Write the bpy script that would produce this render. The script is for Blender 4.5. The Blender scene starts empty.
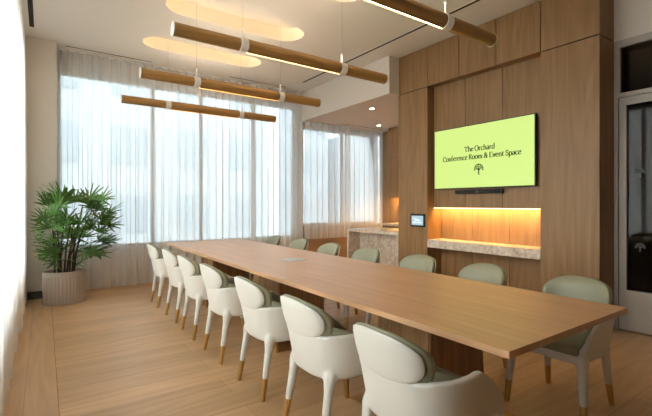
import bpy, bmesh, math, random
from mathutils import Vector, Matrix
random.seed(7)
PI = math.pi
S = bpy.context.scene
COL = S.collection

# ------------------------------------------------------------------ materials
def new_mat(name):
    m = bpy.data.materials.new(name); m.use_nodes = True
    nt = m.node_tree
    return m, nt, nt.nodes['Principled BSDF'], nt.nodes['Material Output']

def lin(c):
    return tuple(((v/255)/12.92 if v/255 <= .04045 else ((v/255+.055)/1.055)**2.4) for v in c) + (1,)

def plain(name, rgb, rough=.5, metal=0, bump=0, bscale=200, spec=.5, var=0):
    m, nt, b, o = new_mat(name)
    b.inputs['Base Color'].default_value = lin(rgb)
    b.inputs['Roughness'].default_value = rough
    b.inputs['Metallic'].default_value = metal
    b.inputs['Specular IOR Level'].default_value = spec
    tc = nt.nodes.new('ShaderNodeTexCoord')
    n = nt.nodes.new('ShaderNodeTexNoise'); n.inputs['Scale'].default_value = bscale
    n.inputs['Detail'].default_value = 3
    nt.links.new(tc.outputs['Object'], n.inputs['Vector'])
    if bump:
        bp = nt.nodes.new('ShaderNodeBump'); bp.inputs['Strength'].default_value = bump
        bp.inputs['Distance'].default_value = .002
        nt.links.new(n.outputs['Fac'], bp.inputs['Height'])
        nt.links.new(bp.outputs['Normal'], b.inputs['Normal'])
    if var:
        mx = nt.nodes.new('ShaderNodeMixRGB')
        mx.inputs[1].default_value = lin(tuple(v*(1-var) for v in rgb))
        mx.inputs[2].default_value = lin(tuple(min(255, v*(1+var)) for v in rgb))
        nt.links.new(n.outputs['Fac'], mx.inputs[0])
        nt.links.new(mx.outputs[0], b.inputs['Base Color'])
    return m

def emit(name, rgb, strength):
    m, nt, b, o = new_mat(name)
    b.inputs['Base Color'].default_value = (0, 0, 0, 1)
    b.inputs['Emission Color'].default_value = tuple(rgb) + (1,)
    b.inputs['Emission Strength'].default_value = strength
    return m

def wood(name, light, dark, axis='Z', rough=.45, scale=1.0, coord='Object', planks=None, contrast=1.0):
    """oak: long stretched grain along axis, with pores and slow tone drift"""
    m, nt, b, o = new_mat(name)
    N, L = nt.nodes.new, nt.links.new
    tc = N('ShaderNodeTexCoord')
    mp = N('ShaderNodeMapping')
    sc = {'X': (.8, 14, 14), 'Y': (14, .8, 14), 'Z': (14, 14, .8)}[axis]
    mp.inputs['Scale'].default_value = tuple(v*scale for v in sc)
    src = tc.outputs[coord]
    L(src, mp.inputs['Vector'])
    n1 = N('ShaderNodeTexNoise'); n1.inputs['Scale'].default_value = 1.0
    n1.inputs['Detail'].default_value = 6; n1.inputs['Distortion'].default_value = 1.2
    L(mp.outputs[0], n1.inputs['Vector'])
    mp2 = N('ShaderNodeMapping'); mp2.inputs['Scale'].default_value = tuple(v*scale*(7 if v > 5 else 3) for v in sc)
    L(src, mp2.inputs['Vector'])
    n2 = N('ShaderNodeTexNoise'); n2.inputs['Scale'].default_value = 1.0; n2.inputs['Detail'].default_value = 3
    L(mp2.outputs[0], n2.inputs['Vector'])
    # cathedral rings
    mp3 = N('ShaderNodeMapping'); mp3.inputs['Scale'].default_value = tuple((3.0 if v > 5 else .35)*scale for v in sc)
    L(src, mp3.inputs['Vector'])
    wv = N('ShaderNodeTexNoise'); wv.inputs['Scale'].default_value = 1.0; wv.inputs['Detail'].default_value = 1
    L(mp3.outputs[0], wv.inputs['Vector'])
    ml = N('ShaderNodeMath'); ml.operation = 'MULTIPLY'; ml.inputs[1].default_value = 60
    L(wv.outputs['Fac'], ml.inputs[0])
    sn = N('ShaderNodeMath'); sn.operation = 'SINE'; L(ml.outputs[0], sn.inputs[0])
    a = N('ShaderNodeMath'); a.operation = 'MULTIPLY_ADD'; a.inputs[1].default_value = .10; L(sn.outputs[0], a.inputs[0])
    L(n1.outputs['Fac'], a.inputs[2])
    a2 = N('ShaderNodeMath'); a2.operation = 'MULTIPLY_ADD'; a2.inputs[1].default_value = .35
    L(n2.outputs['Fac'], a2.inputs[0]); L(a.outputs[0], a2.inputs[2])
    r = N('ShaderNodeValToRGB')
    r.color_ramp.elements[0].position = .68-.34/contrast; r.color_ramp.elements[1].position = .68+.30/contrast
    r.color_ramp.elements[0].color = lin(dark); r.color_ramp.elements[1].color = lin(light)
    L(a2.outputs[0], r.inputs[0])
    out = r.outputs[0]
    if planks:
        w, h, rot = planks
        mpb = N('ShaderNodeMapping'); mpb.inputs['Rotation'].default_value = (0, 0, rot)
        mpb.inputs['Location'].default_value = (.3, .11, 0)
        L(src, mpb.inputs['Vector'])
        br = N('ShaderNodeTexBrick')
        br.inputs['Scale'].default_value = 1
        br.inputs['Brick Width'].default_value = w; br.inputs['Row Height'].default_value = h
        br.inputs['Mortar Size'].default_value = .0018; br.inputs['Mortar Smooth'].default_value = .3
        br.inputs['Bias'].default_value = 0
        br.offset = .37; br.offset_frequency = 2
        br.inputs['Color1'].default_value = (.80, .79, .77, 1); br.inputs['Color2'].default_value = (1.06, 1.06, 1.06, 1)
        br.inputs['Mortar'].default_value = (.42, .36, .32, 1)
        L(mpb.outputs[0], br.inputs['Vector'])
        mx = N('ShaderNodeMixRGB'); mx.blend_type = 'MULTIPLY'; mx.inputs[0].default_value = .75
        L(out, mx.inputs[1]); L(br.outputs['Color'], mx.inputs[2]); out = mx.outputs[0]
    L(out, b.inputs['Base Color'])
    b.inputs['Roughness'].default_value = rough
    bp = N('ShaderNodeBump'); bp.inputs['Strength'].default_value = .12; bp.inputs['Distance'].default_value = .001
    L(n2.outputs['Fac'], bp.inputs['Height']); L(bp.outputs['Normal'], b.inputs['Normal'])
    return m

def marble(name):
    m, nt, b, o = new_mat(name)
    N, L = nt.nodes.new, nt.links.new
    tc = N('ShaderNodeTexCoord')
    n = N('ShaderNodeTexNoise'); n.inputs['Scale'].default_value = 7; n.inputs['Detail'].default_value = 8
    n.inputs['Distortion'].default_value = 1.5; n.inputs['Roughness'].default_value = .7
    L(tc.outputs['Object'], n.inputs['Vector'])
    v = N('ShaderNodeTexVoronoi'); v.inputs['Scale'].default_value = 28
    L(tc.outputs['Object'], v.inputs['Vector'])
    ad = N('ShaderNodeMath'); ad.operation = 'MULTIPLY_ADD'; ad.inputs[1].default_value = .25
    L(v.outputs['Distance'], ad.inputs[0]); L(n.outputs['Fac'], ad.inputs[2])
    r = N('ShaderNodeValToRGB')
    e = r.color_ramp.elements
    e[0].position = .38; e[0].color = lin((176, 154, 132)); e[1].position = .78; e[1].color = lin((228, 216, 200))
    k = e.new(.55); k.color = lin((200, 183, 162))
    L(ad.outputs[0], r.inputs[0]); L(r.outputs[0], b.inputs['Base Color'])
    b.inputs['Roughness'].default_value = .3
    return m

def sheer(name, rgb, transp, transl):
    m, nt, b, o = new_mat(name)
    N, L = nt.nodes.new, nt.links.new
    nt.nodes.remove(b)
    d = N('ShaderNodeBsdfDiffuse'); d.inputs[0].default_value = lin(rgb)
    t = N('ShaderNodeBsdfTranslucent'); t.inputs[0].default_value = lin(rgb)
    tr = N('ShaderNodeBsdfTransparent')
    tc = N('ShaderNodeTexCoord'); mp = N('ShaderNodeMapping'); mp.inputs['Scale'].default_value = (160, 160, 3)
    n = N('ShaderNodeTexNoise'); n.inputs['Scale'].default_value = 1
    L(tc.outputs['Object'], mp.inputs[0]); L(mp.outputs[0], n.inputs['Vector'])
    mr = N('ShaderNodeMapRange'); mr.inputs[3].default_value = transp-.06; mr.inputs[4].default_value = transp+.06
    L(n.outputs['Fac'], mr.inputs[0])
    a = N('ShaderNodeMixShader'); a.inputs[0].default_value = transl
    L(d.outputs[0], a.inputs[1]); L(t.outputs[0], a.inputs[2])
    c = N('ShaderNodeMixShader'); L(mr.outputs[0], c.inputs[0])
    L(a.outputs[0], c.inputs[1]); L(tr.outputs[0], c.inputs[2])
    L(c.outputs[0], o.inputs[0])
    return m

def pane(name, tint=(.95, .97, .97), refl=.06, rough=.0):
    m, nt, b, o = new_mat(name)
    N, L = nt.nodes.new, nt.links.new
    nt.nodes.remove(b)
    g = N('ShaderNodeBsdfGlossy'); g.inputs['Roughness'].default_value = rough
    tr = N('ShaderNodeBsdfTransparent'); tr.inputs[0].default_value = tuple(tint)+(1,)
    fr = N('ShaderNodeFresnel'); fr.inputs['IOR'].default_value = 1.5
    ad = N('ShaderNodeMath'); ad.operation = 'ADD'; ad.inputs[1].default_value = refl; L(fr.outputs[0], ad.inputs[0])
    c = N('ShaderNodeMixShader'); L(ad.outputs[0], c.inputs[0])
    L(tr.outputs[0], c.inputs[1]); L(g.outputs[0], c.inputs[2]); L(c.outputs[0], o.inputs[0])
    return m

M = {}
M['plaster'] = plain('plaster', (222, 214, 203), .9, bump=.05, bscale=120)
M['ceiling'] = plain('ceiling_paint', (228, 222, 212), .95, bump=.03, bscale=150)
M['floor'] = wood('oak_floor', (216, 179, 136), (186, 148, 108), 'X', .38, planks=(2.2, .235, 0), contrast=.8)
M['floor_border'] = wood('oak_floor_border', (216, 179, 136), (186, 148, 108), 'Y', .38, planks=(6.0, .252, PI/2), contrast=.8)
M['wall_wood'] = wood('oak_wall', (155, 120, 78), (127, 95, 57), 'Z', .5)
M['table_wood'] = wood('oak_table', (218, 174, 132), (197, 151, 110), 'Y', .36, contrast=.8)
M['pedestal_wood'] = wood('oak_pedestal', (178, 138, 96), (130, 95, 62), 'Z', .45, scale=1.6)
M['tube_wood'] = wood('oak_tube', (174, 134, 78), (140, 104, 57), 'X', .5, scale=1.5)
M['bench_wood'] = wood('bench_wood', (168, 140, 114), (148, 120, 94), 'X', .5)
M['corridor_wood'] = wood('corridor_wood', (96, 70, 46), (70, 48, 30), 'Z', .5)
M['reveal'] = plain('reveal', (40, 30, 22), .9)
M['stone'] = marble('travertine')
M['leather'] = plain('white_leather', (226, 222, 212), .42, bump=.06, bscale=350)
M['sage'] = plain('sage_leather', (146, 145, 120), .45, bump=.06, bscale=350)
M['brass'] = plain('brushed_brass', (212, 178, 120), .34, 1, bump=.03)
M['bronze'] = plain('bronze_plate', (196, 162, 112), .38, .9, bump=.03)
M['white'] = plain('white_enamel', (235, 232, 226), .4)
M['black'] = plain('black_plastic', (18, 18, 18), .4)
M['steel'] = plain('steel_wire', (170, 165, 158), .35, .6)
M['silver'] = plain('silver_plate', (205, 202, 196), .35, .3)
M['frame'] = plain('door_frame_paint', (176, 168, 158), .5)
M['alu'] = plain('window_aluminium', (232, 234, 235), .45, .3)
M['knee'] = plain('knee_wall_paint', (230, 216, 204), .9)
M['pot'] = plain('planter_clay', (176, 162, 150), .75, bump=.1, bscale=90)
M['soil'] = plain('soil_moss', (110, 92, 70), 1, bump=.6, bscale=60, var=.4)
M['cane'] = plain('palm_cane', (58, 46, 34), .8, bump=.4, bscale=80, var=.3)
M['leaf'] = plain('palm_leaf', (76, 114, 46), .42, bscale=6, var=.35)
M['slate'] = plain('slate_base', (84, 84, 84), .6)
M['slot'] = plain('slot_black', (14, 13, 12), .7)
M['glass'] = pane('window_glass', (.93, .97, .97), .02)
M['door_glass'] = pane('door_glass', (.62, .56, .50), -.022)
M['etch'] = plain('etched_glass', (104, 100, 95), .8)
M['sheer'] = sheer('sheer_linen', (248, 247, 245), .42, .28)
M['led_cove'] = emit('led_cove', (1, .72, .42), 30)
M['led_pendant'] = emit('led_pendant', (1, .70, .36), 20)
M['led_fill'] = emit('led_added_fill', (1, .83, .64), 105)  # added fill glow for lifting the ceiling brightness
M['led_shelf'] = emit('led_shelf', (1, .72, .36), 3.2)
M['led_alcove'] = emit('led_alcove', (1, .58, .20), 85)
M['led_cab'] = emit('led_cabinet', (1, .58, .18), 110)
M['spot'] = emit('downlight_lens', (1, .86, .66), 30)
M['screen'] = emit('screen_green', (.62, .82, .215), .78)
M['tablet'] = emit('tablet_screen', (.42, .58, .66), .8)
M['tablet_ui'] = emit('tablet_ui', (.75, .85, .9), .9)
M['ink'] = plain('screen_ink', (14, 22, 10), .9, spec=.1)
M['facade'] = plain('facade_concrete', (200, 206, 210), .9, bscale=3, var=.06)
M['facade_glass'] = plain('facade_glass', (178, 188, 195), .2)
M['street'] = plain('street', (150, 150, 148), .9)

# ------------------------------------------------------------------ mesh helpers
def link(name, bm, mat, parent=None, smooth=False, loc=None):
    me = bpy.data.meshes.new(name)
    bmesh.ops.recalc_face_normals(bm, faces=bm.faces[:])
    bm.to_mesh(me); bm.free()
    if smooth:
        for p in me.polygons: p.use_smooth = True
    mats = mat if isinstance(mat, (list, tuple)) else [mat]
    for k in mats: me.materials.append(k)
    o = bpy.data.objects.new(name, me); COL.objects.link(o)
    if parent: o.parent = parent
    if loc: o.location = loc
    return o

def box(bm, x0, x1, y0, y1, z0, z1, bev=0, mi=0):
    n0 = set(bm.faces)
    r = bmesh.ops.create_cube(bm, size=1)
    vs = r['verts']
    for v in vs:
        v.co = Vector(((x0+x1)/2+v.co.x*(x1-x0), (y0+y1)/2+v.co.y*(y1-y0), (z0+z1)/2+v.co.z*(z1-z0)))
    if bev:
        es = list({e for v in vs for e in v.link_edges})
        bmesh.ops.bevel(bm, geom=es, offset=bev, segments=2, affect='EDGES', profile=.6)
    if mi:
        for f in bm.faces:
            if f not in n0: f.material_index = mi

def bx(*a, **k):
    bm = bmesh.new(); box(bm, *a, **k); return bm

def tube(bm, pts, radii, seg=16, cap=True, sx=1.0):
    pts = [Vector(p) for p in pts]
    rings = []
    up0 = None
    for i, p in enumerate(pts):
        d = (pts[min(i+1, len(pts)-1)] - pts[max(i-1, 0)]).normalized()
        if up0 is None:
            ref = Vector((0, 0, 1)) if abs(d.z) < .9 else Vector((1, 0, 0))
            u = d.cross(ref).normalized()
        else:
            u = (up0 - d*up0.dot(d)).normalized()
        up0 = u
        v = d.cross(u)
        rings.append([bm.verts.new(p + (u*math.cos(2*PI*k/seg)*sx + v*math.sin(2*PI*k/seg))*radii[i]) for k in range(seg)])
    for a, b in zip(rings, rings[1:]):
        for k in range(seg):
            bm.faces.new((a[k], a[(k+1) % seg], b[(k+1) % seg], b[k]))
    if cap:
        bm.faces.new(rings[0][::-1]); bm.faces.new(rings[-1])

def grid_solid(bm, outer, inner):
    """closed solid between two point grids [i][j]"""
    def mk(g): return [[bm.verts.new(p) for p in row] for row in g]
    A, B = mk(outer), mk(inner)
    n, m = len(A), len(A[0])
    for i in range(n-1):
        for j in range(m-1):
            bm.faces.new((A[i][j], A[i+1][j], A[i+1][j+1], A[i][j+1]))
            bm.faces.new((B[i][j], B[i][j+1], B[i+1][j+1], B[i+1][j]))
    for i in range(n-1):
        bm.faces.new((A[i][0], B[i][0], B[i+1][0], A[i+1][0]))
        bm.faces.new((A[i][-1], A[i+1][-1], B[i+1][-1], B[i][-1]))
    for j in range(m-1):
        bm.faces.new((A[0][j], A[0][j+1], B[0][j+1], B[0][j]))
        bm.faces.new((A[-1][j], B[-1][j], B[-1][j+1], A[-1][j+1]))

def prism(bm, pts, z0, z1):
    a = [bm.verts.new((x, y, z0)) for x, y in pts]; b = [bm.verts.new((x, y, z1)) for x, y in pts]
    n = len(pts)
    bm.faces.new(a[::-1]); bm.faces.new(b)
    for i in range(n): bm.faces.new((a[i], a[(i+1) % n], b[(i+1) % n], b[i]))

def empty(name, loc, label, cat, group=None, rz=0):
    o = bpy.data.objects.new(name, None); COL.objects.link(o)
    o.location = loc; o.rotation_euler = (0, 0, rz); o.empty_display_size = .1
    o['label'] = label; o['category'] = cat
    if group: o['group'] = group
    return o

def tag(o, label, cat, group=None):
    o['label'] = label; o['category'] = cat
    if group: o['group'] = group
    return o

def struct(o):
    o['kind'] = 'structure'; return o

def copy_tree(o, parent=None):
    c = o.copy(); COL.objects.link(c)
    if parent: c.parent = parent
    for ch in list(o.children): copy_tree(ch, c)
    return c

# ------------------------------------------------------------------ dimensions
H = 3.62          # ceiling
ZS = 3.03         # soffit / joint height
XW, XN, XA = 4.60, 4.739, 4.90     # wood wall face, niche back, alcove back
XD = 4.95         # door wall
YB = -1.3         # wall behind the camera
YC = 7.15         # far curtain
YG = 7.42         # far glass
XLC, XLG = -.25, -.46   # left curtain, left glass
NX = 6.68         # pantry wall

# ------------------------------------------------------------------ floor
bm = bmesh.new()
box(bm, .08, 7.0, YB-.1, YG+.1, -.1, 0)
box(bm, -.172, .0775, YB-.1, YG+.1, -.1, 0, mi=1); box(bm, .07, .09, YB-.1, YG+.1, -.1, -.002, mi=2)
box(bm, -.60, -.172, YB-.1, YG+.1, -.1, 0, mi=1)
struct(link('floor', bm, [M['floor'], M['floor_border'], M['reveal']]))

# ------------------------------------------------------------------ ceiling with cove recesses
COVES = [6.13, 4.81, 3.46, 2.11]
CX0, CX1, CR = 1.14, 2.93, .25
def stadium(cx0, cx1, cy, r, n=20):
    pts = []
    for k in range(n+1):
        a = -PI/2 + PI*k/n; pts.append((cx1-r+math.cos(a)*r, cy+math.sin(a)*r))
    for k in range(n+1):
        a = PI/2 + PI*k/n; pts.append((cx0+r+math.cos(a)*r, cy+math.sin(a)*r))
    return pts
cu = bpy.data.curves.new('ceiling_curve', 'CURVE'); cu.dimensions = '2D'; cu.fill_mode = 'BOTH'; cu.extrude = .015
def spl(pts):
    s = cu.splines.new('POLY'); s.points.add(len(pts)-1)
    for p, q in zip(s.points, pts): p.co = (q[0], q[1], 0, 1)
    s.use_cyclic_u = True
spl([(-.6, YB-.1), (7.0, YB-.1), (7.0, YG+.1), (-.6, YG+.1)])
for cy in COVES: spl(stadium(CX0, CX1, cy, CR))
tmp = bpy.data.objects.new('tmp', cu); COL.objects.link(tmp)
bpy.context.view_layer.update()
me = bpy.data.meshes.new_from_object(tmp.evaluated_get(bpy.context.evaluated_depsgraph_get()))
bpy.data.objects.remove(tmp)
bm = bmesh.new(); bm.from_mesh(me)
for v in bm.verts: v.co.z += H+.015
g = .07
for cy in COVES:
    po = stadium(CX0-g, CX1+g, cy, CR+g)
    a = [bm.verts.new((x, y, H+.0301)) for x, y in po]; b = [bm.verts.new((x, y, H+.21)) for x, y in po]
    n = len(po)
    for i in range(n): bm.faces.new((a[i], a[(i+1) % n], b[(i+1) % n], b[i]))
    bm.faces.new(b)
box(bm, -.6, 7.0, YB-.1, YG+.1, H+.26, H+.30)
for x0, x1, y0, y1 in ((-.62, -.6, YB-.1, YG+.1), (7.0, 7.02, YB-.1, YG+.1), (-.6, 7, YB-.12, YB-.1), (-.6, 7, YG+.1, YG+.12)):
    box(bm, x0, x1, y0, y1, H, H+.3)
struct(link('ceiling', bm, M['ceiling']))
for i, cy in enumerate(COVES):
    bm = bmesh.new()
    def half(r):
        L_ = [(CX0+CR+math.cos(math.radians(a))*r, cy+math.sin(math.radians(a))*r) for a in range(190, 271, 8)]
        R_ = [(CX1-CR+math.cos(math.radians(a))*r, cy+math.sin(math.radians(a))*r) for a in range(270, 351, 8)]
        return L_+R_
    grid_solid(bm, [[Vector((x, y, z)) for z in (H+.031, H+.037)] for x, y in half(CR+.058)],
                   [[Vector((x, y, z)) for z in (H+.031, H+.037)] for x, y in half(CR+.036)])
    o = link('cove_light_strip', bm, M['led_cove'])
    tag(o, ['warm light strip glowing inside the oblong ceiling recess nearest the far window',
            'warm light strip in the oblong ceiling recess second from the far window',
            'warm light strip in the oblong ceiling recess third from the far window',
            'warm light strip in the oblong ceiling recess farthest from the far window'][i], 'cove light', 'cove lights in the ceiling recesses')

# ------------------------------------------------------------------ walls
def wall(name, bm, mat='plaster'): return struct(link(name, bm, M[mat]))
# left wall: knee wall, pier and head around the left window
bm = bmesh.new()
box(bm, -.60, -.40, YB, 6.6, 0, .46)
box(bm, -.60, -.40, YB, 6.6, 3.40, H)
box(bm, -.60, -.40, YB-.1, .6, .46, 3.40)
wall('wall_left', bm, 'knee')
bm = bmesh.new(); box(bm, -.60, .15, 6.91, YG+.1, 0, H)
box(bm, -.60, -.33, 6.6, 6.91, 0, H)
wall('wall_corner', bm)
bm = bmesh.new(); box(bm, -.22, .152, 6.895, 6.91, 0, .105, bev=.003)
struct(link('baseboard_far', bm, M['slate']))
# far wall: knee walls + head + pier under the bulkhead
bm = bmesh.new()
box(bm, .15, 4.39, YG-.06, YG+.1, 0, .60); box(bm, .15, 4.39, YG-.06, YG+.1, 3.36, H)
wall('wall_far', bm, 'knee')
bm = bmesh.new(); box(bm, 4.50, NX+.1, YG-.16, YG+.1, 0, .84)
box(bm, 4.5, NX+.1, YG-.06, YG+.1, 2.98, ZS+.02)
wall('wall_pantry_window', bm, 'bench_wood')
bm = bmesh.new(); box(bm, -.6, 7.0, YB-.1, YB, 0, H); wall('wall_back', bm, 'wall_wood')
bm = bmesh.new(); box(bm, 4.36, 4.50, YG-.10, YG+.1, 0, H); wall('wall_pier', bm, 'white')
# bulkhead
bm = bmesh.new(); box(bm, 4.39, 7.0, 4.59, YG+.1, ZS, H-.001); wall('wall_bulkhead', bm)
# wood panelled wall
REV = .005
YP = [4.603, 4.014, 3.466, 2.918, 2.37, 1.776]
bm = bmesh.new()
box(bm, XW+.02, XW+.45, YP[4], YP[1], ZS+.012, H-.002, mi=1)
for a, b in zip(YP, YP[1:]):
    if (a, b) == (YP[4], YP[5]): continue
    box(bm, XW, XW+.139, b+REV, a-REV, ZS+.008, H-.002, bev=.002)
# left column
box(bm, XW, XW+.36, YP[1], YP[0], 0, ZS-.004, bev=.003)
box(bm, XW+.01, XW+.35, YP[1]+.02, YP[0]-.02, ZS-.01, ZS+.02, mi=1)
# right column
box(bm, XW, XD+.06, YP[5], YP[4], 0, ZS-.004, bev=.003)
box(bm, XW, XD+.06, YP[5], YP[4]-REV, ZS+.008, H-.002, bev=.003)
box(bm, XW+.01, XD+.06, YP[5]+.01, YP[4]-.01, ZS-.01, ZS+.02, mi=1)
# niche back and alcove back
box(bm, XN+.012, XN+.03, YP[4], YP[1], 1.262, ZS, mi=1)
box(bm, XA+.012, XA+.06, YP[4], YP[1], 0, 1.45, mi=1)
for a, b in zip(YP[1:5], YP[2:5]):
    box(bm, XN, XN+.02, b+REV*.7, a-REV*.7, 1.262, ZS+.01, bev=.001)
    box(bm, XA, XA+.02, b+REV*.7, a-REV*.7, 0, 1.40, bev=.001)
box(bm, XN+.02, XA+.05, YP[4], YP[1], 1.30, 1.33)
box(bm, XN+.03, XA+.05, YP[4], YP[1], 1.33, ZS)
struct(link('wall_right', bm, [M['wall_wood'], M['reveal']]))
# door wall above the glazed door, and beyond
bm = bmesh.new()
box(bm, XD, XD+.12, YB, YP[5]+.02, ZS, H)
box(bm, XD, XD+.12, YB, .58, 0, ZS)
wall('wall_door', bm)
# pantry walls
bm = bmesh.new(); box(bm, NX, NX+.1, 4.5, YG-.1, 0, ZS); wall('wall_pantry', bm, 'wall_wood')
bm = bmesh.new(); box(bm, XW+.36, NX, 4.45, 4.6, 0, ZS); wall('wall_pantry_side', bm, 'wall_wood')
# corridor beyond the glazed door
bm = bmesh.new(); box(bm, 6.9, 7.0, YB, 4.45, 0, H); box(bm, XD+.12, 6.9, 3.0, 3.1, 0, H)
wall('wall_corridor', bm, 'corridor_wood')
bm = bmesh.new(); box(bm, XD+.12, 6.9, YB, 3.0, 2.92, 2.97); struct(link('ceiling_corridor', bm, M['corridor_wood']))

# ------------------------------------------------------------------ windows
def window(name, axis, fixed, a0, a1, z0, z1, muls, rails=()):
    r = bpy.data.objects.new(name, None); COL.objects.link(r); struct(r)
    f = bmesh.new()
    def bar(a, b, c, d, dep=.05):
        if axis == 'X': box(f, a, b, fixed-dep, fixed+dep, c, d)
        else: box(f, fixed-dep, fixed+dep, a, b, c, d)
    bar(a0, a1, z0, z0+.06); bar(a0, a1, z1-.06, z1)
    for m_ in [a0+.03, a1-.03]+list(muls): bar(m_-.03, m_+.03, z0+.06, z1-.06)
    for z in rails: bar(a0+.06, a1-.06, z-.03, z+.03, .04)
    link('window_frame', f, M['alu'], r)
    gb = bx(a0, a1, fixed-.004, fixed+.004, z0, z1) if axis == 'X' else bx(fixed-.004, fixed+.004, a0, a1, z0, z1)
    link('window_pane', gb, M['glass'], r)
    return r
window('window_1', 'Y', XLG-.05, .6, 6.6, .46, 3.40, [1.6, 3.2, 4.8], )
window('window_2', 'X', YG+.02, .15, 4.36, .60, 3.36, [1.53, 2.36, 3.4])
window('window_3', 'X', YG+.02, 4.5, NX, .84, 2.98, [5.6])

# ------------------------------------------------------------------ sheer curtains
def curtain(name, axis, fixed, a0, a1, z0, z1, pitch, amp, over, seed, label, track=True):
    rnd = random.Random(seed)
    r = empty(name, ((a0+a1)/2, fixed, z0) if axis == 'X' else (fixed, (a0+a1)/2, z0), label, 'curtain')
    bm = bmesh.new()
    n = int((a1-a0)/pitch); per = 14
    amps = [amp*rnd.uniform(.65, 1.25) for _ in range(n+2)]
    ph = [rnd.uniform(-.5, .5) for _ in range(n+2)]
    zz = [z0, z0+.25, z0+.8, (z0+z1)/2, z1-.7, z1-.25, z1-.08, z1]
    cols = []
    for i in range(n*per+1):
        t = i/per; k = int(t); fr = t-k
        A = amps[k]*(1-fr)+amps[k+1]*fr; P = ph[k]*(1-fr)+ph[k+1]*fr
        col = []
        for z in zz:
            w = (z1-z)/(z1-z0)              # 0 at the header, 1 at the hem
            th = 2*PI*t + P*w
            reg = amp*.9*(1-min(1, w*3)) + A*min(1, w*3)
            off = reg*math.sin(th) + .012*w*math.sin(t*1.7+seed)
            al = a0 + (a1-a0)*t/n + over*math.sin(2*th)*min(1, .55+w)
            al += .010*w*math.sin(t*2.3+seed*2)
            p = (al, fixed+off, z) if axis == 'X' else (fixed+off, al, z)
            col.append(bm.verts.new(Vector(p)-r.location))
        cols.append(col)
    for c0, c1 in zip(cols, cols[1:]):
        for j in range(len(zz)-1):
            bm.faces.new((c0[j], c1[j], c1[j+1], c0[j+1]))
    link('curtain_fabric', bm, M['sheer'], r, smooth=True)
    if track:
        t0 = bmesh.new()
        if axis == 'X': box(t0, a0, a1, fixed-.015, fixed+.015, z1-.001, z1+.019)
        else: box(t0, fixed-.015, fixed+.015, a0, a1, z1-.001, z1+.019)
        for v in t0.verts: v.co -= r.location
        link('curtain_track', t0, M['white'], r)
    return r
curtain('sheer_curtain', 'Y', XLC, -1.0, 6.82, .012, H-.022, .215, .055, .012, 3, 'white sheer curtain hanging along the window at the left edge')
curtain('sheer_curtain', 'X', YC, .19, 4.375, .012, H-.022, .130, .060, .020, 5, 'wide white floor-length sheer curtain across the far window behind the palm')
curtain('sheer_curtain', 'X', YC-.06, 4.40, 5.60, .585, ZS-.022, .135, .045, .018, 8, 'shorter white sheer curtain on the left half of the pantry window')
curtain('sheer_curtain', 'X', YC+.055, 5.52, NX-.01, .585, ZS-.022, .130, .045, .018, 9, 'shorter white sheer curtain on the right half of the pantry window')

# ------------------------------------------------------------------ ceiling slots and spots
def slot(x0, x1, y0, y1, z, label):
    r = empty('linear_air_diffuser', ((x0+x1)/2, (y0+y1)/2, z), label, 'air vent')
    bm = bx(x0, x1, y0, y1, z-.004, z+.006)
    for v in bm.verts: v.co -= r.location
    link('slot', bm, M['slot'], r)
    bm = bmesh.new(); e = .008
    box(bm, x0-e, x1+e, y0-e, y0, z-.005, z+.006); box(bm, x0-e, x1+e, y1, y1+e, z-.005, z+.006)
    box(bm, x0-e, x0, y0, y1, z-.005, z+.006); box(bm, x1, x1+e, y0, y1, z-.005, z+.006)
    for v in bm.verts: v.co -= r.location
    link('rim', bm, M['ceiling'], r)
slot(-.155, -.105, 4.6, 6.5, H, 'dark slot air diffuser in the ceiling along the left curtain')
slot(.26, 1.44, 6.985, 7.015, H, 'short dark slot diffuser in the ceiling near the left corner of the far window')
slot(2.75, 3.90, 6.985, 7.015, H, 'short dark slot diffuser in the ceiling by the far window, next to the bulkhead')
slot(4.005, 4.045, 1.6, 6.54, H, 'long thin black slot diffuser in the ceiling parallel to the wood wall')
slot(5.2, 6.4, 6.90, 6.93, ZS, 'dark slot diffuser in the lowered pantry ceiling')
def downlight(x, y, label):
    r = empty('downlight', (x, y, ZS), label, 'ceiling light', 'downlights in the pantry ceiling')
    b = bmesh.new(); tube(b, [(0, 0, -.0005), (0, 0, -.006)], [.052, .048], 24); link('trim_ring', b, M['white'], r)
    b = bmesh.new(); tube(b, [(0, 0, -.0062), (0, 0, -.009)], [.036, .034], 24); link('lens', b, M['spot'], r)
downlight(4.83, 5.49, 'round recessed downlight in the pantry ceiling nearer the table')
downlight(6.0, 6.6, 'round recessed downlight in the pantry ceiling nearer the curtain')

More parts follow.
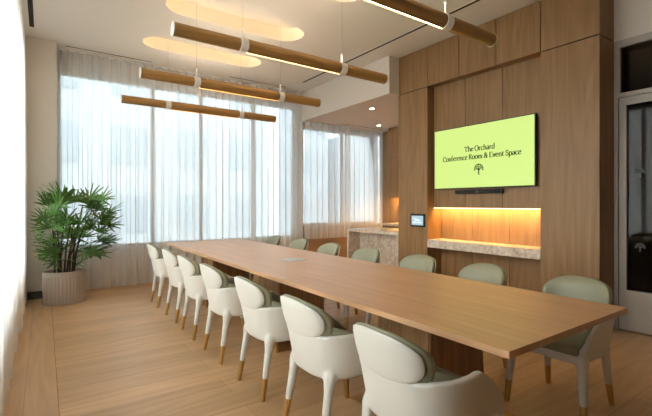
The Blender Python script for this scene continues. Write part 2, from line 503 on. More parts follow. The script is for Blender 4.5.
# ------------------------------------------------------------------ pendant lights
PZ, PR = 2.75, .056
PXC = 2.035
def make_pendant(y, label):
    r = empty('linear_pendant_light', (PXC, y, PZ), label, 'pendant light', 'wooden tube pendants over the table')
    L = 1.17
    b = bmesh.new(); tube(b, [(-L, 0, 0), (-L+.001, 0, 0), (L-.001, 0, 0), (L, 0, 0)], [PR-.002, PR, PR, PR-.002], 40)
    link('tube', b, M['tube_wood'], r, smooth=True).data.set_sharp_from_angle(angle=.6)
    for s in (-1, 1):
        b = bmesh.new(); tube(b, [(s*L, 0, 0), (s*(L+.006), 0, 0)], [PR+.002, PR+.002], 40); link('end_cap', b, M['white'], r)
        c = s*.56
        b = bmesh.new(); tube(b, [(c-.036, 0, 0), (c-.034, 0, 0), (c+.034, 0, 0), (c+.036, 0, 0)], [PR+.003, PR+.006, PR+.006, PR+.003], 40)
        co = link('collar', b, M['white'], r, smooth=True); co.data.set_sharp_from_angle(angle=.6)
        b = bmesh.new(); tube(b, [(c, 0, PR), (c, 0, PR+.10), (c, 0, PR+.105)], [.0085, .0085, .004], 14); link('stem', b, M['white'], co)
        b = bmesh.new(); tube(b, [(c, 0, PR+.10), (c, 0, H+.209-PZ)], [.0016, .0016], 8); link('cable', b, M['steel'], r)
    b = bmesh.new(); box(b, -.52, .52, -.009, .009, -PR-.0006, -PR+.006); link('led_strip', b, M['led_pendant'], r)
    b = bmesh.new(); box(b, -.522, .522, -.012, -.009, -PR-.007, -PR+.006); box(b, -.522, .522, .009, .012, -PR-.007, -PR+.006); link('led_channel', b, M['tube_wood'], r)
    b = bmesh.new(); box(b, -.52, .52, -.010, .010, PR-.006, PR-.0002); link('added_fill_strip', b, M['led_fill'], r)  # added emitter, unseen on top of the tube, brightens the ceiling
    b = bmesh.new(); box(b, -.522, .522, -.013, -.010, PR-.006, PR+.0045); box(b, -.522, .522, .010, .013, PR-.006, PR+.0045); link('added_fill_lips', b, M['tube_wood'], r)  # added lips that keep the fill emitter out of view
    return r
for y, lb in ((6.125, 'thin oak tube pendant light nearest the far curtain, lowest of the four in view'),
              (4.787, 'oak tube pendant light with white collars, second from the far curtain'),
              (3.43, 'oak tube pendant light with a white left end cap, third from the far curtain'),
              (2.08, 'oak tube pendant light at the top of the view, nearest to the screen wall')):
    make_pendant(y, lb)

# ------------------------------------------------------------------ conference table
TX0, TX1, TY0, TY1, TZ = 1.470, 2.628, .874, 6.27, .75
t = empty('conference_table', ((TX0+TX1)/2, (TY0+TY1)/2, 0), 'long oak conference table in three sections on panelled pedestals', 'table')
def loc(bm, r):
    for v in bm.verts: v.co -= r.location
    return bm
sec = (TY1-TY0)/3
for k in range(3):
    link('tabletop', loc(bx(TX0, TX1, TY0+k*sec+.0025, TY0+(k+1)*sec-.0025, TZ-.03, TZ, bev=.0015), t), M['table_wood'], t)
    cy = TY0+(k+.5)*sec; cx = (TX0+TX1)/2
    b = bmesh.new()
    ring0 = [(cx+sx*w, cy+sy*d) for sx, sy, w, d in ((-1, -1, .27, .235), (1, -1, .27, .235), (1, 1, .27, .235), (-1, 1, .27, .235))]
    A = [b.verts.new((x-t.location.x, y-t.location.y, .014)) for x, y in ring0]
    ring1 = [(cx+sx*.245, cy+sy*.215) for sx, sy in ((-1, -1), (1, -1), (1, 1), (-1, 1))]
    B = [b.verts.new((x-t.location.x, y-t.location.y, TZ-.03)) for x, y in ring1]
    b.faces.new(A[::-1]); b.faces.new(B)
    for i in range(4): b.faces.new((A[i], A[(i+1) % 4], B[(i+1) % 4], B[i]))
    bmesh.ops.bevel(b, geom=b.edges[:], offset=.008, segments=3, affect='EDGES')
    pd = link('pedestal', b, M['pedestal_wood'], t)
    link('base_plate', loc(bx(cx-.35, cx+.35, cy-.38, cy+.38, 0.0005, .014, bev=.004), t), M['bronze'], pd)
hub = link('power_hub', loc(bx(1.985, 2.20, 3.47, 3.67, TZ-.004, TZ+.003, bev=.002), t), M['silver'], t)
link('hub_lid', loc(bx(1.995, 2.19, 3.48, 3.565, TZ+.003, TZ+.005), t), M['silver'], hub)
link('hub_lid', loc(bx(1.995, 2.19, 3.575, 3.66, TZ+.003, TZ+.005), t), M['silver'], hub)

# ------------------------------------------------------------------ chairs
def plan(a, half, n=2.7):
    """superellipse back: a in [-1,1] -> angle from back centre to the sides"""
    th = a*PI/2
    c, s = math.cos(th), math.sin(th)
    return Vector((-half*abs(c)**(2/n), half*(abs(s)**(2/n))*(1 if s >= 0 else -1), 0))
def upath(half, xf, inset, n=18, m=10):
    """U-shaped plan, from (+xf,-half) round the back to (+xf,+half), inset inwards"""
    h = half-inset
    pts = [Vector((xf*(1-k/m), -h+.012*(1-k/m), 0)) for k in range(m)]
    pts += [plan(-1+2*k/(2*n), h) for k in range(2*n+1)]
    pts += [Vector((xf*k/m, h-.012*k/m, 0)) for k in range(1, m+1)]
    return pts
def halfz(z): return .238+.034*max(0, min(1, (z-.38)/.22))**.8
def lean(z): return -.24*max(0, z-.58)-.03*max(0, z-.40)
def xfz(z): return .262-.195*(max(0, z-.42)/.206)**1.5
def make_chair(loc_, rz, label):
    r = empty('armchair', loc_, label, 'chair', 'armchairs around the table', rz)
    b = bmesh.new()
    zs = [.385, .42, .46, .50, .54, .57, .595, .608, .619, .626]
    out, inn = [], []
    P = [upath(halfz(z), xfz(z), 0) for z in zs]; Q = [upath(halfz(z), xfz(z)-.004, .036) for z in zs]
    n = len(P[0])
    for i in range(n):
        f = abs(i-(n-1)/2)/((n-1)/2)
        drop = .014*(1-min(1, f/.45)) if f < .45 else 0       # back dips a little below the arms
        ro, ri = [], []
        for j, z in enumerate(zs):
            zz = z-drop*max(0, (z-.50)/.136)
            ro.append(P[j][i]+Vector((lean(zz), 0, zz))); ri.append(Q[j][i]+Vector((lean(zz), 0, zz)))
        out.append(ro); inn.append(ri)
    grid_solid(b, out, inn)
    # seat pan
    pp = upath(.244, .262, .012)
    prism(b, [(p.x, p.y) for p in pp], .375, .432)
    # leg roots growing out of the shell
    LEG = [(-.176, .176, -.250, .202), (.216, .206, .254, .236)]
    for x0, y0, x1, y1 in LEG:
        for s in (-1, 1):
            pts, rad = [], []
            for z, rr in ((.46, .018), (.43, .030), (.40, .037), (.375, .036), (.35, .032), (.325, .0285), (.30, .0268)):
                k = (.44-z)/.44; pts.append((x0+(x1-x0)*k, s*(y0+(y1-y0)*k), z)); rad.append(rr)
            tube(b, pts, rad, 16)
    sh = link('shell', b, M['leather'], r)
    md = sh.modifiers.new('Remesh', 'REMESH'); md.mode = 'VOXEL'; md.voxel_size = .0075; md.use_smooth_shade = True
    ms = sh.modifiers.new('Smooth', 'SMOOTH'); ms.factor = .5; ms.iterations = 16
    bpy.context.view_layer.update()
    ev = bpy.data.meshes.new_from_object(sh.evaluated_get(bpy.context.evaluated_depsgraph_get()))
    sh.modifiers.clear(); sh.data = ev
    for p in ev.polygons: p.use_smooth = True
    # legs and brass tips
    for x0, y0, x1, y1 in LEG:
        for s in (-1, 1):
            def at(z):
                k = (.44-z)/.44; return (x0+(x1-x0)*k, s*(y0+(y1-y0)*k), z)
            b = bmesh.new(); tube(b, [at(.34), at(.25), at(.145)], [.0262, .0245, .0205], 18)
            lg = link('leg', b, M['leather'], r, smooth=True); lg.data.set_sharp_from_angle(angle=.9)
            b = bmesh.new(); tube(b, [at(.147), at(.1465), at(.01), at(.0006)], [.0195, .0208, .0165, .0150], 18)
            tp = link('leg_tip', b, M['brass'], lg, smooth=True); tp['label'] = 'brass leg tip'
            tp.data.set_sharp_from_angle(angle=.7)
    # back: white oval panel outside, sage cushion inside
    def backsurf(y, z, off):
        h = halfz(z)-off
        q = max(-1, min(1, y/h)); n_ = 2.7
        x = -h*(1-abs(q)**n_)**(1/n_)
        return Vector((x+lean(z), y, z))
    def blob(off0, thick, bulge, hw, z0, z1, ex, name, mat):
        b = bmesh.new(); R, T = 10, 48
        zc, hz = (z0+z1)/2, (z1-z0)/2
        def ring(k, side):
            rr = k/R; vs = []
            for q in range(T):
                a = 2*PI*q/T; c, s = math.cos(a), math.sin(a)
                y = hw*rr*abs(c)**(2/ex)*(1 if c >= 0 else -1); z = zc+hz*rr*abs(s)**(2/ex)*(1 if s >= 0 else -1)
                rd = (1-rr**5)
                off = off0 + (-(bulge*rd) if side == 0 else thick*(.35+.65*rd))
                vs.append(bm_v(b, backsurf(y, z, off)))
            return vs
        def bm_v(b, p): return b.verts.new(p)
        for side in (0, 1):
            c = b.verts.new(backsurf(0, zc, off0+(-bulge if side == 0 else thick)))
            rs = [ring(k, side) for k in range(1, R+1)]
            for q in range(T): b.faces.new((c, rs[0][q], rs[0][(q+1) % T]))
            for u, w in zip(rs, rs[1:]):
                for q in range(T): b.faces.new((u[q], u[(q+1) % T], w[(q+1) % T], w[q]))
            if side == 0: edge0 = rs[-1]
            else:
                for q in range(T): b.faces.new((edge0[q], edge0[(q+1) % T], rs[-1][(q+1) % T], rs[-1][q]))
        return link(name, b, mat, r, smooth=True)
    blob(.003, .016, .008, .206, .588, .802, 2.5, 'back_panel', M['leather'])
    bc = blob(.018, .050, .001, .211, .560, .807, 2.6, 'backrest', M['sage']); bc['label'] = 'sage green leather backrest cushion'
    # sage lining inside the arms, rising into wings at the back
    b = bmesh.new(); out, inn = [], []
    nz = 8
    base = upath(.276, 1, .03)
    N_ = len(base)
    for i in range(N_):
        ro, ri = [], []
        xs = base[i].x
        for j in range(nz+1):
            v = j/nz
            xq = upath(.276, .1, .034)[i].x
            top = .618 if xq > 0 else .618+.065*min(1, (-xq/.20))**1.3
            z = .42+(top-.42)*v
            p = upath(halfz(z), xfz(min(z, .626))-.012, .030)[i]; q = upath(halfz(z), xfz(min(z, .626))-.016, .030+.026*(1-.55*v**4))[i]
            ro.append(p+Vector((lean(z), 0, z))); ri.append(q+Vector((lean(z), 0, z-.004*v)))
        out.append(ro); inn.append(ri)
    grid_solid(b, out, inn)
    ln = link('lining', b, M['sage'], r, smooth=True); ln['label'] = 'sage green leather lining of the arms'
    # seat cushion
    b = bmesh.new()
    prof = [(.055, .425), (.048, .440), (.050, .458), (.062, .470), (.095, .478), (.15, .480)]
    rows = []
    for ins, z in prof:
        pts = upath(.262, .262-(ins-.048)*.9, ins)
        rows.append([b.verts.new((p.x, p.y, z)) for p in pts])
    for a_, c_ in zip(rows, rows[1:]):
        for i in range(len(a_)): b.faces.new((a_[i], a_[(i+1) % len(a_)], c_[(i+1) % len(a_)], c_[i]))
    b.faces.new(rows[-1]); b.faces.new(rows[0][::-1])
    sc = link('seat', b, M['sage'], r, smooth=True); sc['label'] = 'sage green leather seat cushion'
    sc.data.set_sharp_from_angle(angle=1.0)
    return r
ORD = ['nearest to the camera', 'second from the camera', 'third from the camera', 'fourth from the camera', 'fifth from the camera', 'second from the far curtain', 'nearest to the far curtain']
LY = [1.265, 1.945, 2.66, 3.43, 4.14, 4.83, 5.62]
RY = [1.305, 2.06, 2.77, 3.55, 4.30, 5.06, 5.85]
proto = make_chair((1.440, LY[0], 0), 0, 'white armchair with brass leg tips, window side of the table, '+ORD[0])
random.seed(11)
for k in range(1, 7):
    c = copy_tree(proto); c.location = (1.440+random.uniform(-.008, .008), LY[k], 0); c.rotation_euler.z = random.uniform(-.04, .04)
    c['label'] = 'white armchair seen from behind, window side of the table, '+ORD[k]
for k in range(7):
    c = copy_tree(proto); c.location = (2.808+random.uniform(-.008, .008), RY[k], 0); c.rotation_euler.z = PI+random.uniform(-.04, .04)
    c['label'] = 'armchair showing its sage backrest, screen side of table, '+ORD[k]

# ------------------------------------------------------------------ television
TVX = 4.665
tv = empty('television', (TVX, 3.202, 1.948), 'wall mounted television showing a lime green welcome slide', 'television')
def pbox(name, x0, x1, y0, y1, z0, z1, mat, r, bev=0, parent=None):
    return link(name, loc(bx(x0, x1, y0, y1, z0, z1, bev=bev), r), M[mat], parent or r)
pbox('housing', TVX+.004, TVX+.045, 2.463, 3.941, 1.525, 2.371, 'black', tv, .004)
pbox('wall_mount', TVX+.045, XN, 3.0, 3.4, 1.75, 2.15, 'black', tv)
scr = pbox('screen', TVX, TVX+.004, 2.474, 3.930, 1.537, 2.360, 'screen', tv); scr['label'] = 'glowing lime green screen'
# serif lettering drawn with a broad pen
def arc(cx, cy, rx, ry, a0, a1, n=12):
    return [(cx+rx*math.cos(math.radians(a0+(a1-a0)*k/n)), cy+ry*math.sin(math.radians(a0+(a1-a0)*k/n))) for k in range(n+1)]
def sf(x, y, w=.11): return [(x-w, y), (x+w, y)]
G = {  # glyph: (advance, strokes) ; cap height 1, x-height .66
 'T': (.78, [[(.39, 0), (.39, .97)], [(.04, .96), (.74, .96)], [(.05, .96), (.04, .80)], [(.73, .96), (.74, .80)], sf(.39, .02, .15)]),
 'h': (.66, [[(.14, 0), (.14, 1.04)], [(.03, 1.02), (.14, 1.04)], [(.14, .48)]+arc(.34, .42, .18, .22, 140, 0)+[(.52, 0)], sf(.14, .02), sf(.52, .02)]),
 'e': (.56, [[(.08, .36), (.48, .40)]+arc(.28, .40, .20, .25, 0, 100)+arc(.29, .33, .23, .32, 110, 320)]),
 'O': (.86, [arc(.43, .48, .36, .50, 0, 360, 28)]),
 'r': (.46, [[(.14, 0), (.14, .62)], [(.03, .62), (.14, .64)], [(.14, .44)]+arc(.32, .44, .17, .21, 160, 60), sf(.15, .02, .13)]),
 'c': (.54, [arc(.30, .32, .23, .33, 45, 320, 16)]),
 'a': (.56, [arc(.26, .46, .17, .20, 150, 0)+[(.43, .06), (.52, .02)], [(.43, .36)]+arc(.24, .18, .17, .19, 80, 290)+[(.43, .14)]]),
 'd': (.64, [[(.50, 0), (.50, 1.04)], [(.38, 1.02), (.50, 1.04)], [(.50, .56)]+arc(.29, .32, .22, .33, 40, 320, 16)+[(.50, .10)], [(.50, .02), (.60, .03)]]),
 'C': (.78, [arc(.44, .48, .37, .50, 48, 318, 22), [(.69, .85), (.71, .66)]]),
 'o': (.62, [arc(.31, .32, .24, .33, 0, 360, 22)]),
 'n': (.66, [[(.14, 0), (.14, .62)], [(.03, .62), (.14, .64)], [(.14, .46)]+arc(.34, .42, .18, .22, 140, 0)+[(.52, 0)], sf(.14, .02), sf(.52, .02)]),
 'm': (.98, [[(.14, 0), (.14, .62)], [(.03, .62), (.14, .64)], [(.14, .46)]+arc(.32, .42, .16, .22, 140, 0)+[(.48, 0)], [(.48, .46)]+arc(.66, .42, .16, .22, 140, 0)+[(.82, 0)], sf(.14, .02), sf(.48, .02), sf(.82, .02)]),
 'f': (.42, [[(.16, 0), (.16, .80)]+arc(.32, .82, .16, .21, 180, 60), [(.03, .62), (.34, .62)], sf(.17, .02, .13)]),
 'R': (.76, [[(.16, 0), (.16, .97)], [(.04, .96), (.34, .96)]+arc(.34, .72, .22, .24, 90, -90)+[(.16, .48)], [(.36, .48), (.62, .06), (.74, .02)], sf(.16, .02, .13)]),
 '&': (.84, [[(.80, .02), (.66, .08), (.24, .66)]+arc(.36, .78, .16, .20, 215, -40)+arc(.30, .26, .22, .26, 110, 300)+[(.62, .28), (.70, .52)], [(.56, .52), (.80, .52)]]),
 'E': (.70, [[(.16, 0), (.16, .97)], [(.04, .96), (.60, .96), (.61, .80)], [(.16, .50), (.48, .50)], [(.04, .02), (.62, .02), (.64, .20)]]),
 'v': (.58, [[(.08, .64), (.30, .02)], [(.30, .02), (.50, .64)], sf(.09, .63), sf(.49, .63, .08)]),
 't': (.42, [[(.16, .84), (.16, .14)]+arc(.26, .13, .10, .12, 180, 320), [(.03, .62), (.36, .62)]]),
 'S': (.60, [arc(.30, .73, .20, .24, 35, 240, 14)+arc(.30, .26, .22, .26, 75, -150, 14), [(.47, .86), (.49, .70)], [(.08, .12), (.07, .30)]]),
 'p': (.64, [[(.14, -.32), (.14, .62)], [(.03, .62), (.14, .64)], [(.14, .52)]+arc(.34, .32, .22, .33, 140, -140, 16)+[(.14, .10)], sf(.14, -.30)]),
 ' ': (.26, []),
}
def stroke(bm, pts, put, thick, thin):
    L_, R_ = [], []
    n = len(pts)
    for i, p in enumerate(pts):
        a, b = pts[max(0, i-1)], pts[min(n-1, i+1)]
        closed = n > 3 and (Vector(pts[0])-Vector(pts[-1])).length < 1e-6
        if closed and i in (0, n-1): a, b = pts[n-2], pts[1]
        d = Vector((b[0]-a[0], b[1]-a[1])); d = d.normalized() if d.length > 1e-9 else Vector((1, 0))
        w = (thin+(thick-thin)*abs(d.y)**1.3)/2
        nn = Vector((-d.y, d.x))*w
        L_.append(bm.verts.new(put(p[0]+nn.x, p[1]+nn.y))); R_.append(bm.verts.new(put(p[0]-nn.x, p[1]-nn.y)))
    for i in range(n-1): bm.faces.new((L_[i], L_[i+1], R_[i+1], R_[i]))
def text_width(s): return sum(G[c][0] for c in s)
def write(bm, s, yc, z0, cap, width, x):
    w = text_width(s); kx = width/w
    u = 0
    for ch in s:
        adv, st = G[ch]
        for p in st:
            stroke(bm, p, lambda a, b, u=u: (x, yc+width/2-(u+a)*kx, z0+b*cap), .19, .085)
        u += adv
bm = bmesh.new()
write(bm, 'The Orchard', 3.20, 2.018, .068, .452, TVX-.0008)
write(bm, 'Conference Room & Event Space', 3.206, 1.912, .068, 1.155, TVX-.0008)
link('slide_lettering', loc(bm, tv), M['ink'], scr)
def tree_mark(put, s):
    bm = bmesh.new()
    stroke(bm, [(0, -.5), (0, .1)], lambda a, b: put(a*s, b*s), .12, .05)
    stroke(bm, [(-.09, -.49), (.09, -.49)], lambda a, b: put(a*s, b*s), .05, .05)
    for k in range(7):
        a = math.radians(8+164*k/6)
        e = (math.cos(a)*.36, .02+math.sin(a)*.36)
        stroke(bm, [(0, -.12), (e[0]*.55, e[1]*.45-.02), e], lambda a_, b_: put(a_*s, b_*s), .045, .03)
    for rad, n, a0, a1, sz in ((.44, 9, -8, 188, .085), (.27, 5, 20, 160, .06)):
        for k in range(n):
            a = math.radians(a0+(a1-a0)*k/(n-1)); cx, cy = math.cos(a)*rad, .02+math.sin(a)*rad
            vs = [bm.verts.new(put((cx+sz*math.cos(q))*s, (cy+sz*math.sin(q))*s)) for q in [2*PI*j/10 for j in range(10)]]
            bm.faces.new(vs)
    return bm
link('slide_emblem', loc(tree_mark(lambda a, b: (TVX-.0008, 3.205-a, 1.772+b), .135), tv), M['ink'], scr)

sb = empty('soundbar', (TVX+.02, 3.24, 1.49), 'slim black soundbar with camera mounted under the television', 'soundbar')
pbox('housing', TVX+.012, XN-.002, 2.89, 3.59, 1.452, 1.506, 'black', sb, .01)
bm = bmesh.new(); tube(bm, [(-.010, 0, -.011), (-.006, 0, -.011), (0, 0, -.011)], [.014, .018, .018], 20); link('camera_lens', bm, M['slate'], sb)
bm = bmesh.new(); box(bm, -.0095, -.0075, -.34, -.03, -.034, .012); box(bm, -.0095, -.0075, .03, .34, -.034, .012); link('speaker_grille', bm, M['slot'], sb)

# control tablet on the left column
tb = empty('touch_panel', (XW, 4.186, 1.07), 'small black wall touch panel with a pale blue display on the wood column', 'touch panel')
pbox('housing', XW-.022, XW+.004, 4.05, 4.325, .975, 1.165, 'black', tb, .006)
pbox('display', XW-.024, XW-.022, 4.075, 4.300, 1.0, 1.14, 'tablet', tb)
bm = bmesh.new()
for k, (y0, y1, z0, z1) in enumerate(((4.20, 4.285, 1.095, 1.105), (4.10, 4.19, 1.03, 1.05), (4.20, 4.28, 1.03, 1.05), (4.14, 4.24, 1.065, 1.085))):
    box(bm, XW-.0248, XW-.024, y0, y1, z0, z1)
link('display_tiles', loc(bm, tb), M['tablet_ui'], tb)

# stone ledge and alcove strip
o = link('stone_ledge', bx(XW, XA, YP[4]+.001, YP[1]-.001, .685, .800, bev=.003), M['stone']); tag(o, 'thick pale travertine ledge spanning the lit alcove under the television', 'shelf')
al = empty('alcove_light', (XN, 3.192, 1.262), 'amber light strip along the top of the alcove above the stone ledge', 'light strip')
link('diffuser_edge', loc(bx(XN-.001, XN+.012, YP[4]+.004, YP[1]-.004, 1.251, 1.2615), al), M['led_shelf'], al)
link('led_strip', loc(bx(XN+.022, XN+.062, YP[4]+.01, YP[1]-.01, 1.290, 1.2995), al), M['led_alcove'], al)

# ------------------------------------------------------------------ pantry: island, back counter, cabinet
isl = empty('stone_island', (5.0, 5.26, 0), 'travertine waterfall island in the pantry beside the wood column', 'counter')
IX0, IX1, IY0, IY1, IZ = 4.615, 5.35, 4.62, 5.95, .862
pbox('countertop', IX0, IX1, IY0, IY1, IZ-.05, IZ, 'stone', isl, .003)
pbox('side_panel', IX0, IX1, IY1-.05, IY1, .0005, IZ-.05, 'stone', isl, .003)
pbox('side_panel', IX0, IX1, IY0, IY0+.05, .0005, IZ-.05, 'stone', isl, .003)
pbox('front_panel', IX0+.27, IX0+.31, IY0+.05, IY1-.05, .0005, IZ-.05, 'stone', isl)
bc = empty('back_counter', (6.3, 5.6, 0), 'travertine topped counter along the pantry wall under the cabinet', 'counter')
pbox('countertop', 6.02, NX-.004, 4.62, 6.50, .855, .90, 'stone', bc, .003)
pbox('splashback', NX-.03, NX-.004, 4.62, 6.50, .90, .955, 'stone', bc)
pbox('cabinet_body', 6.05, NX-.004, 4.62, 6.48, .0005, .855, 'wall_wood', bc)
wc = empty('wall_cabinet', (6.45, 5.6, 1.48), 'oak wall cabinet above the pantry counter', 'cabinet')
pbox('carcass', 6.42, NX-.004, 4.62, 6.72, 1.48, ZS-.001, 'wall_wood', wc)
for k in range(3):
    y0 = 4.62+k*2.10/3
    pbox('door', 6.40, 6.42, y0+.003, y0+2.10/3-.003, 1.452, 2.36, 'wall_wood', wc, .002)
    pbox('upper_door', 6.40, 6.42, y0+.003, y0+2.10/3-.003, 2.366, ZS-.005, 'wall_wood', wc, .002)
o = link('cabinet_light_strip', bx(6.48, 6.52, 4.7, 6.71, 1.470, 1.4795), M['led_cab']); tag(o, 'amber light strip under the pantry wall cabinet', 'light strip')

# ------------------------------------------------------------------ glazed door
d1 = bpy.data.objects.new('door_1', None); COL.objects.link(d1); d1.location = (XD, 1.25, 0); struct(d1)
F0, F1 = .60, YP[5]-.002
b = bmesh.new()
box(b, XD-.005, XD+.09, F1-.036, F1, 0, ZS-.002); box(b, XD-.005, XD+.09, F0-.02, F0+.03, 0, ZS-.002)
box(b, XD-.005, XD+.09, F0+.03, F1-.036, 2.955, ZS-.002); box(b, XD-.005, XD+.09, F0+.03, F1-.036, 2.43, 2.475)
box(b, XD+.0, XD+.07, F1-.052, F1-.036, 2.475, 2.955); box(b, XD+.0, XD+.07, F0+.03, F0+.045, 2.475, 2.955)
link('door_frame', loc(b, d1), M['frame'], d1)
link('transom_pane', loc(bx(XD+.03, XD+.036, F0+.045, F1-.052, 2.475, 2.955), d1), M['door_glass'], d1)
lf0, lf1 = F0+.036, F1-.042
b = bmesh.new()
box(b, XD+.005, XD+.05, lf1-.065, lf1, .012, 2.424, bev=.002); box(b, XD+.005, XD+.05, lf0, lf0+.065, .012, 2.424, bev=.002)
box(b, XD+.005, XD+.05, lf0+.065, lf1-.065, 2.345, 2.424); box(b, XD+.005, XD+.05, lf0+.065, lf1-.065, .012, .425)
leaf = link('door_leaf', loc(b, d1), M['frame'], d1)
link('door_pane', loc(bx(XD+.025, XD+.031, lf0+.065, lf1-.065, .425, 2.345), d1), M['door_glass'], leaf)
for z in (1.635, .875):
    link('glass_emblem', loc(tree_mark(lambda a, b_: (XD+.0245, 1.555-a, z+b_), .085), d1), M['etch'], leaf)
b = bmesh.new(); tube(b, [(XD-.045, lf0+.03, .75), (XD-.045, lf0+.03, 1.45)], [.012, .012], 14)
for z in (.85, 1.35): tube(b, [(XD-.045, lf0+.03, z), (XD+.006, lf0+.03, z)], [.008, .008], 10)
link('door_handle', loc(b, d1), M['steel'], leaf)

# ------------------------------------------------------------------ potted palm
PX, PY = .225, 6.46
pl = empty('potted_palm', (PX, PY, 0), 'leafy green lady palm in a ribbed grey oval planter by the far left corner', 'potted plant')
A_, B_ = .238, .19
def oval(k, a, b, rib=0, n=96):
    th = 2*PI*k/n
    f = 1+rib*(1 if (k % 4) in (0, 1) else 0)
    return a*f*math.cos(th), b*f*math.sin(th)
b = bmesh.new(); n = 144
prof = [(1.0, .022, 0), (1.0, .030, 1), (1.0, .355, 1), (1.0, .365, 0), (1.025, .368, 0), (1.03, .41, 0), (1.015, .425, 0), (.93, .425, 0), (.90, .39, 0), (.90, .36, 0)]
rows = []
for sc_, z, rb in prof:
    rows.append([b.verts.new((*[v*sc_ for v in oval(k, A_, B_, .022 if rb else 0, n)], z)) for k in range(n)])
for u, w in zip(rows, rows[1:]):
    for k in range(n): b.faces.new((u[k], u[(k+1) % n], w[(k+1) % n], w[k]))
b.faces.new(rows[0][::-1])
pot = link('planter', b, M['pot'], pl)
b = bmesh.new(); rows = []
for sc_, z in ((1.04, .0006), (1.09, .006), (1.10, .024), (1.07, .026), (1.05, .016)):
    rows.append([b.verts.new((*[v*sc_ for v in oval(k, A_, B_, 0, n)], z)) for k in range(n)])
for u, w in zip(rows, rows[1:]):
    for k in range(n): b.faces.new((u[k], u[(k+1) % n], w[(k+1) % n], w[k]))
b.faces.new(rows[0][::-1]); b.faces.new(rows[-1])
link('saucer', b, M['pot'], pot, smooth=False)
b = bmesh.new(); rows = []
for sc_, z in ((.90, .375), (.6, .385), (.3, .392)):
    rows.append([b.verts.new((*[v*sc_ for v in oval(k, A_, B_, 0, 48)], z+.006*math.sin(k*2.1+sc_*9))) for k in range(48)])
for u, w in zip(rows, rows[1:]):
    for k in range(48): b.faces.new((u[k], u[(k+1) % 48], w[(k+1) % 48], w[k]))
b.faces.new(rows[-1])
link('soil', b, M['soil'], pl, smooth=True)
rnd = random.Random(21)
fol = bmesh.new()
def leaflet(bm, base, d, up, L, w):
    """one strap leaflet: 6 stations, arching, blunt tip, folded along its midrib"""
    side = d.cross(up).normalized()
    prev = None; p = base.copy(); dd = d.copy()
    prof = [.35, .9, 1, .95, .8, .45]
    st = []
    for k, f in enumerate(prof):
        nrm = side.cross(dd).normalized()
        st.append((bm.verts.new(p-side*w*f/2+nrm*w*.10), bm.verts.new(p), bm.verts.new(p+side*w*f/2+nrm*w*.10)))
        dd = (dd+Vector((0, 0, -.012-.018*k))).normalized(); p = p+dd*L/(len(prof)-1)
    for a, c in zip(st, st[1:]):
        bm.faces.new((a[0], a[1], c[1], c[0])); bm.faces.new((a[1], a[2], c[2], c[1]))
    return p
def ok(p):
    w = p+Vector((PX, PY, 0))
    if w.y > 6.87 and w.x < .22: return False
    return w.y < 7.02 and w.x > -.15 and w.z > .44
def frond(base, hub):
    """petiole from the cane to the hub, then a fan of straps turned outwards and up"""
    out = hub-Vector((.09, -.04, .62)); out.z *= .75
    hd = (out.normalized()+Vector((rnd.uniform(-.35, .35), rnd.uniform(-.35, .35), rnd.uniform(-.1, .45)))).normalized()
    mid = base.lerp(hub, .55)+Vector((0, 0, .04))
    tube(fol, [base, mid, hub], [.004, .0032, .0025], 5)
    sidev = hd.cross(Vector((0, 0, 1))).normalized(); upv = sidev.cross(hd).normalized()
    ro = rnd.uniform(-.5, .5); sidev = (sidev*math.cos(ro)+upv*math.sin(ro)).normalized(); upv = sidev.cross(hd).normalized()
    nl = rnd.choice((7, 8, 9, 10)); span = rnd.uniform(1.2, 1.7)
    for k in range(nl):
        a = -span+2*span*k/(nl-1)+rnd.uniform(-.07, .07)
        dd = (hd*math.cos(a)+sidev*math.sin(a)+upv*rnd.uniform(-.05, .15)).normalized()
        L = rnd.uniform(.19, .28)*(1-.2*abs(a)/span)
        if ok(hub+dd*L): leaflet(fol, hub, dd, upv, L, rnd.uniform(.021, .030))
canes = []
for k in range(14):
    a = 2*PI*k/14+rnd.uniform(-.2, .2); rr = rnd.uniform(.3, .9)
    x, y = .15*rr*math.cos(a), .10*rr*math.sin(a)
    h = rnd.uniform(.45, .88)
    lx, ly = x*.9+.05+rnd.uniform(-.07, .09), y*.6-.02+rnd.uniform(-.05, .04)
    pts = [Vector((x, y, .375)), Vector((x+lx*.2, y+ly*.2, .375+h*.4)), Vector((x+lx*.55, y+ly*.55, .375+h*.75)), Vector((x+lx*.9, y+ly*.9, .375+h*.93))]
    b = bmesh.new(); tube(b, pts, [.011, .010, .009, .006], 8)
    link('cane', b, M['cane'], pl, smooth=True); canes.append(pts)
nf = 0
while nf < 84:
    z = rnd.uniform(.54, 1.40)
    w_ = math.sin(PI*min(1, max(.22, (z-.40)/1.25)))**.6
    a = rnd.uniform(0, 2*PI); q = rnd.uniform(.25, 1)**.6
    hub = Vector((.12+.47*w_*q*math.cos(a), -.05+.30*w_*q*math.sin(a), z))
    if not ok(hub): continue
    cand = [c.lerp(d, t_) for pts in canes for c, d in zip(pts, pts[1:]) for t_ in (.3, .7, 1)]
    base = min(cand, key=lambda p: (Vector((p.x, p.y, p.z+.16))-hub).length)
    frond(base, hub); nf += 1
link('foliage', fol, M['leaf'], pl, smooth=False)

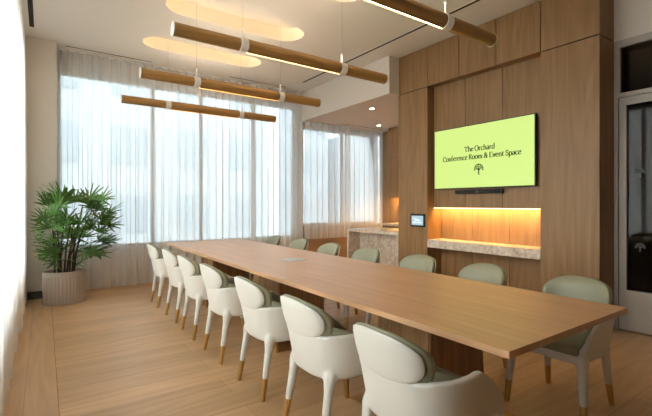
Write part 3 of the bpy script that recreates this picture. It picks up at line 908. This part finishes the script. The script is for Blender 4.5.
# ------------------------------------------------------------------ outside: street and buildings
struct(link('ground', bx(-60, 90, -40, 120, -3.6, -3.5), M['street']))
def building(x0, x1, y0, y1, zt, nx, nz, label, first=1.0):
    r = empty('office_building', ((x0+x1)/2, (y0+y1)/2, -3.5), label, 'building', 'buildings across the street')
    link('facade', loc(bx(x0, x1, y0, y1, -3.5, zt), r), M['facade'], r)
    dx = (x1-x0)/nx; dz = (zt+3.5)/nz
    for i in range(nx):
        for j in range(nz):
            link('window', loc(bx(x0+dx*(i+.24), x0+dx*(i+.76), y0-.05, y0+.02, -3.5+dz*(j+.25), -3.5+dz*(j+.8)), r), M['facade_glass'], r)
building(-14, 9.5, 19, 26, 11, 9, 5, 'pale concrete office building across the street, behind the far curtain')
building(14.5, 19, 27, 33, 22, 3, 8, 'slim pale tower farther down the street, behind the pantry curtain')
building(20.5, 34, 24, 36, 7, 4, 4, 'low pale building at the right end of the street behind the pantry curtain')

# ------------------------------------------------------------------ light
w = bpy.data.worlds.new('World'); S.world = w; w.use_nodes = True
nt = w.node_tree
bg = nt.nodes['Background']
tc = nt.nodes.new('ShaderNodeTexCoord')
dt = nt.nodes.new('ShaderNodeVectorMath'); dt.operation = 'DOT_PRODUCT'; dt.inputs[1].default_value = (-.94, .05, .34)
nt.links.new(tc.outputs['Generated'], dt.inputs[0])
mr = nt.nodes.new('ShaderNodeMapRange'); mr.inputs[1].default_value = .15; mr.inputs[2].default_value = .9
nt.links.new(dt.outputs['Value'], mr.inputs[0])
r = nt.nodes.new('ShaderNodeMixRGB')          # pale blue sky, brightest on the sunlit west side
r.inputs[1].default_value = (2.3, 2.65, 2.95, 1); r.inputs[2].default_value = (7.8, 7.7, 7.6, 1)
nt.links.new(mr.outputs[0], r.inputs[0]); nt.links.new(r.outputs[0], bg.inputs['Color'])
bg.inputs['Strength'].default_value = 1.0
def portal(loc_, rot, sx, sy):
    l = bpy.data.lights.new('window_portal', 'AREA'); l.shape = 'RECTANGLE'; l.size = sx; l.size_y = sy
    l.cycles.is_portal = True
    o = bpy.data.objects.new('window_portal', l); COL.objects.link(o); o.location = loc_; o.rotation_euler = rot
portal((2.25, YG+.12, 2.06), (-PI/2, 0, 0), 4.2, 2.95)
portal((5.55, YG+.12, 1.9), (-PI/2, 0, 0), 2.1, 2.2)
portal((-.62, 3.6, 1.93), (0, -PI/2, 0), 2.95, 6.0)

# ------------------------------------------------------------------ camera
cam = bpy.data.cameras.new('Camera'); co = bpy.data.objects.new('Camera', cam); COL.objects.link(co)
cam.sensor_width = 36; cam.lens = 36*405/652; cam.clip_start = .02; cam.clip_end = 300
co.location = (0, 0, 1.32); co.rotation_euler = (PI/2, 0, -math.atan(282/405))
cam.shift_y = -4.3/652
S.camera = co

S.view_settings.view_transform = 'Standard'; S.view_settings.look = 'None'
S.view_settings.gamma = 1; S.view_settings.use_curve_mapping = False
S.view_settings.exposure = 0.5
S.cycles.transparent_max_bounces = 24
S.cycles.diffuse_bounces = 6
S.cycles.sample_clamp_indirect = 6
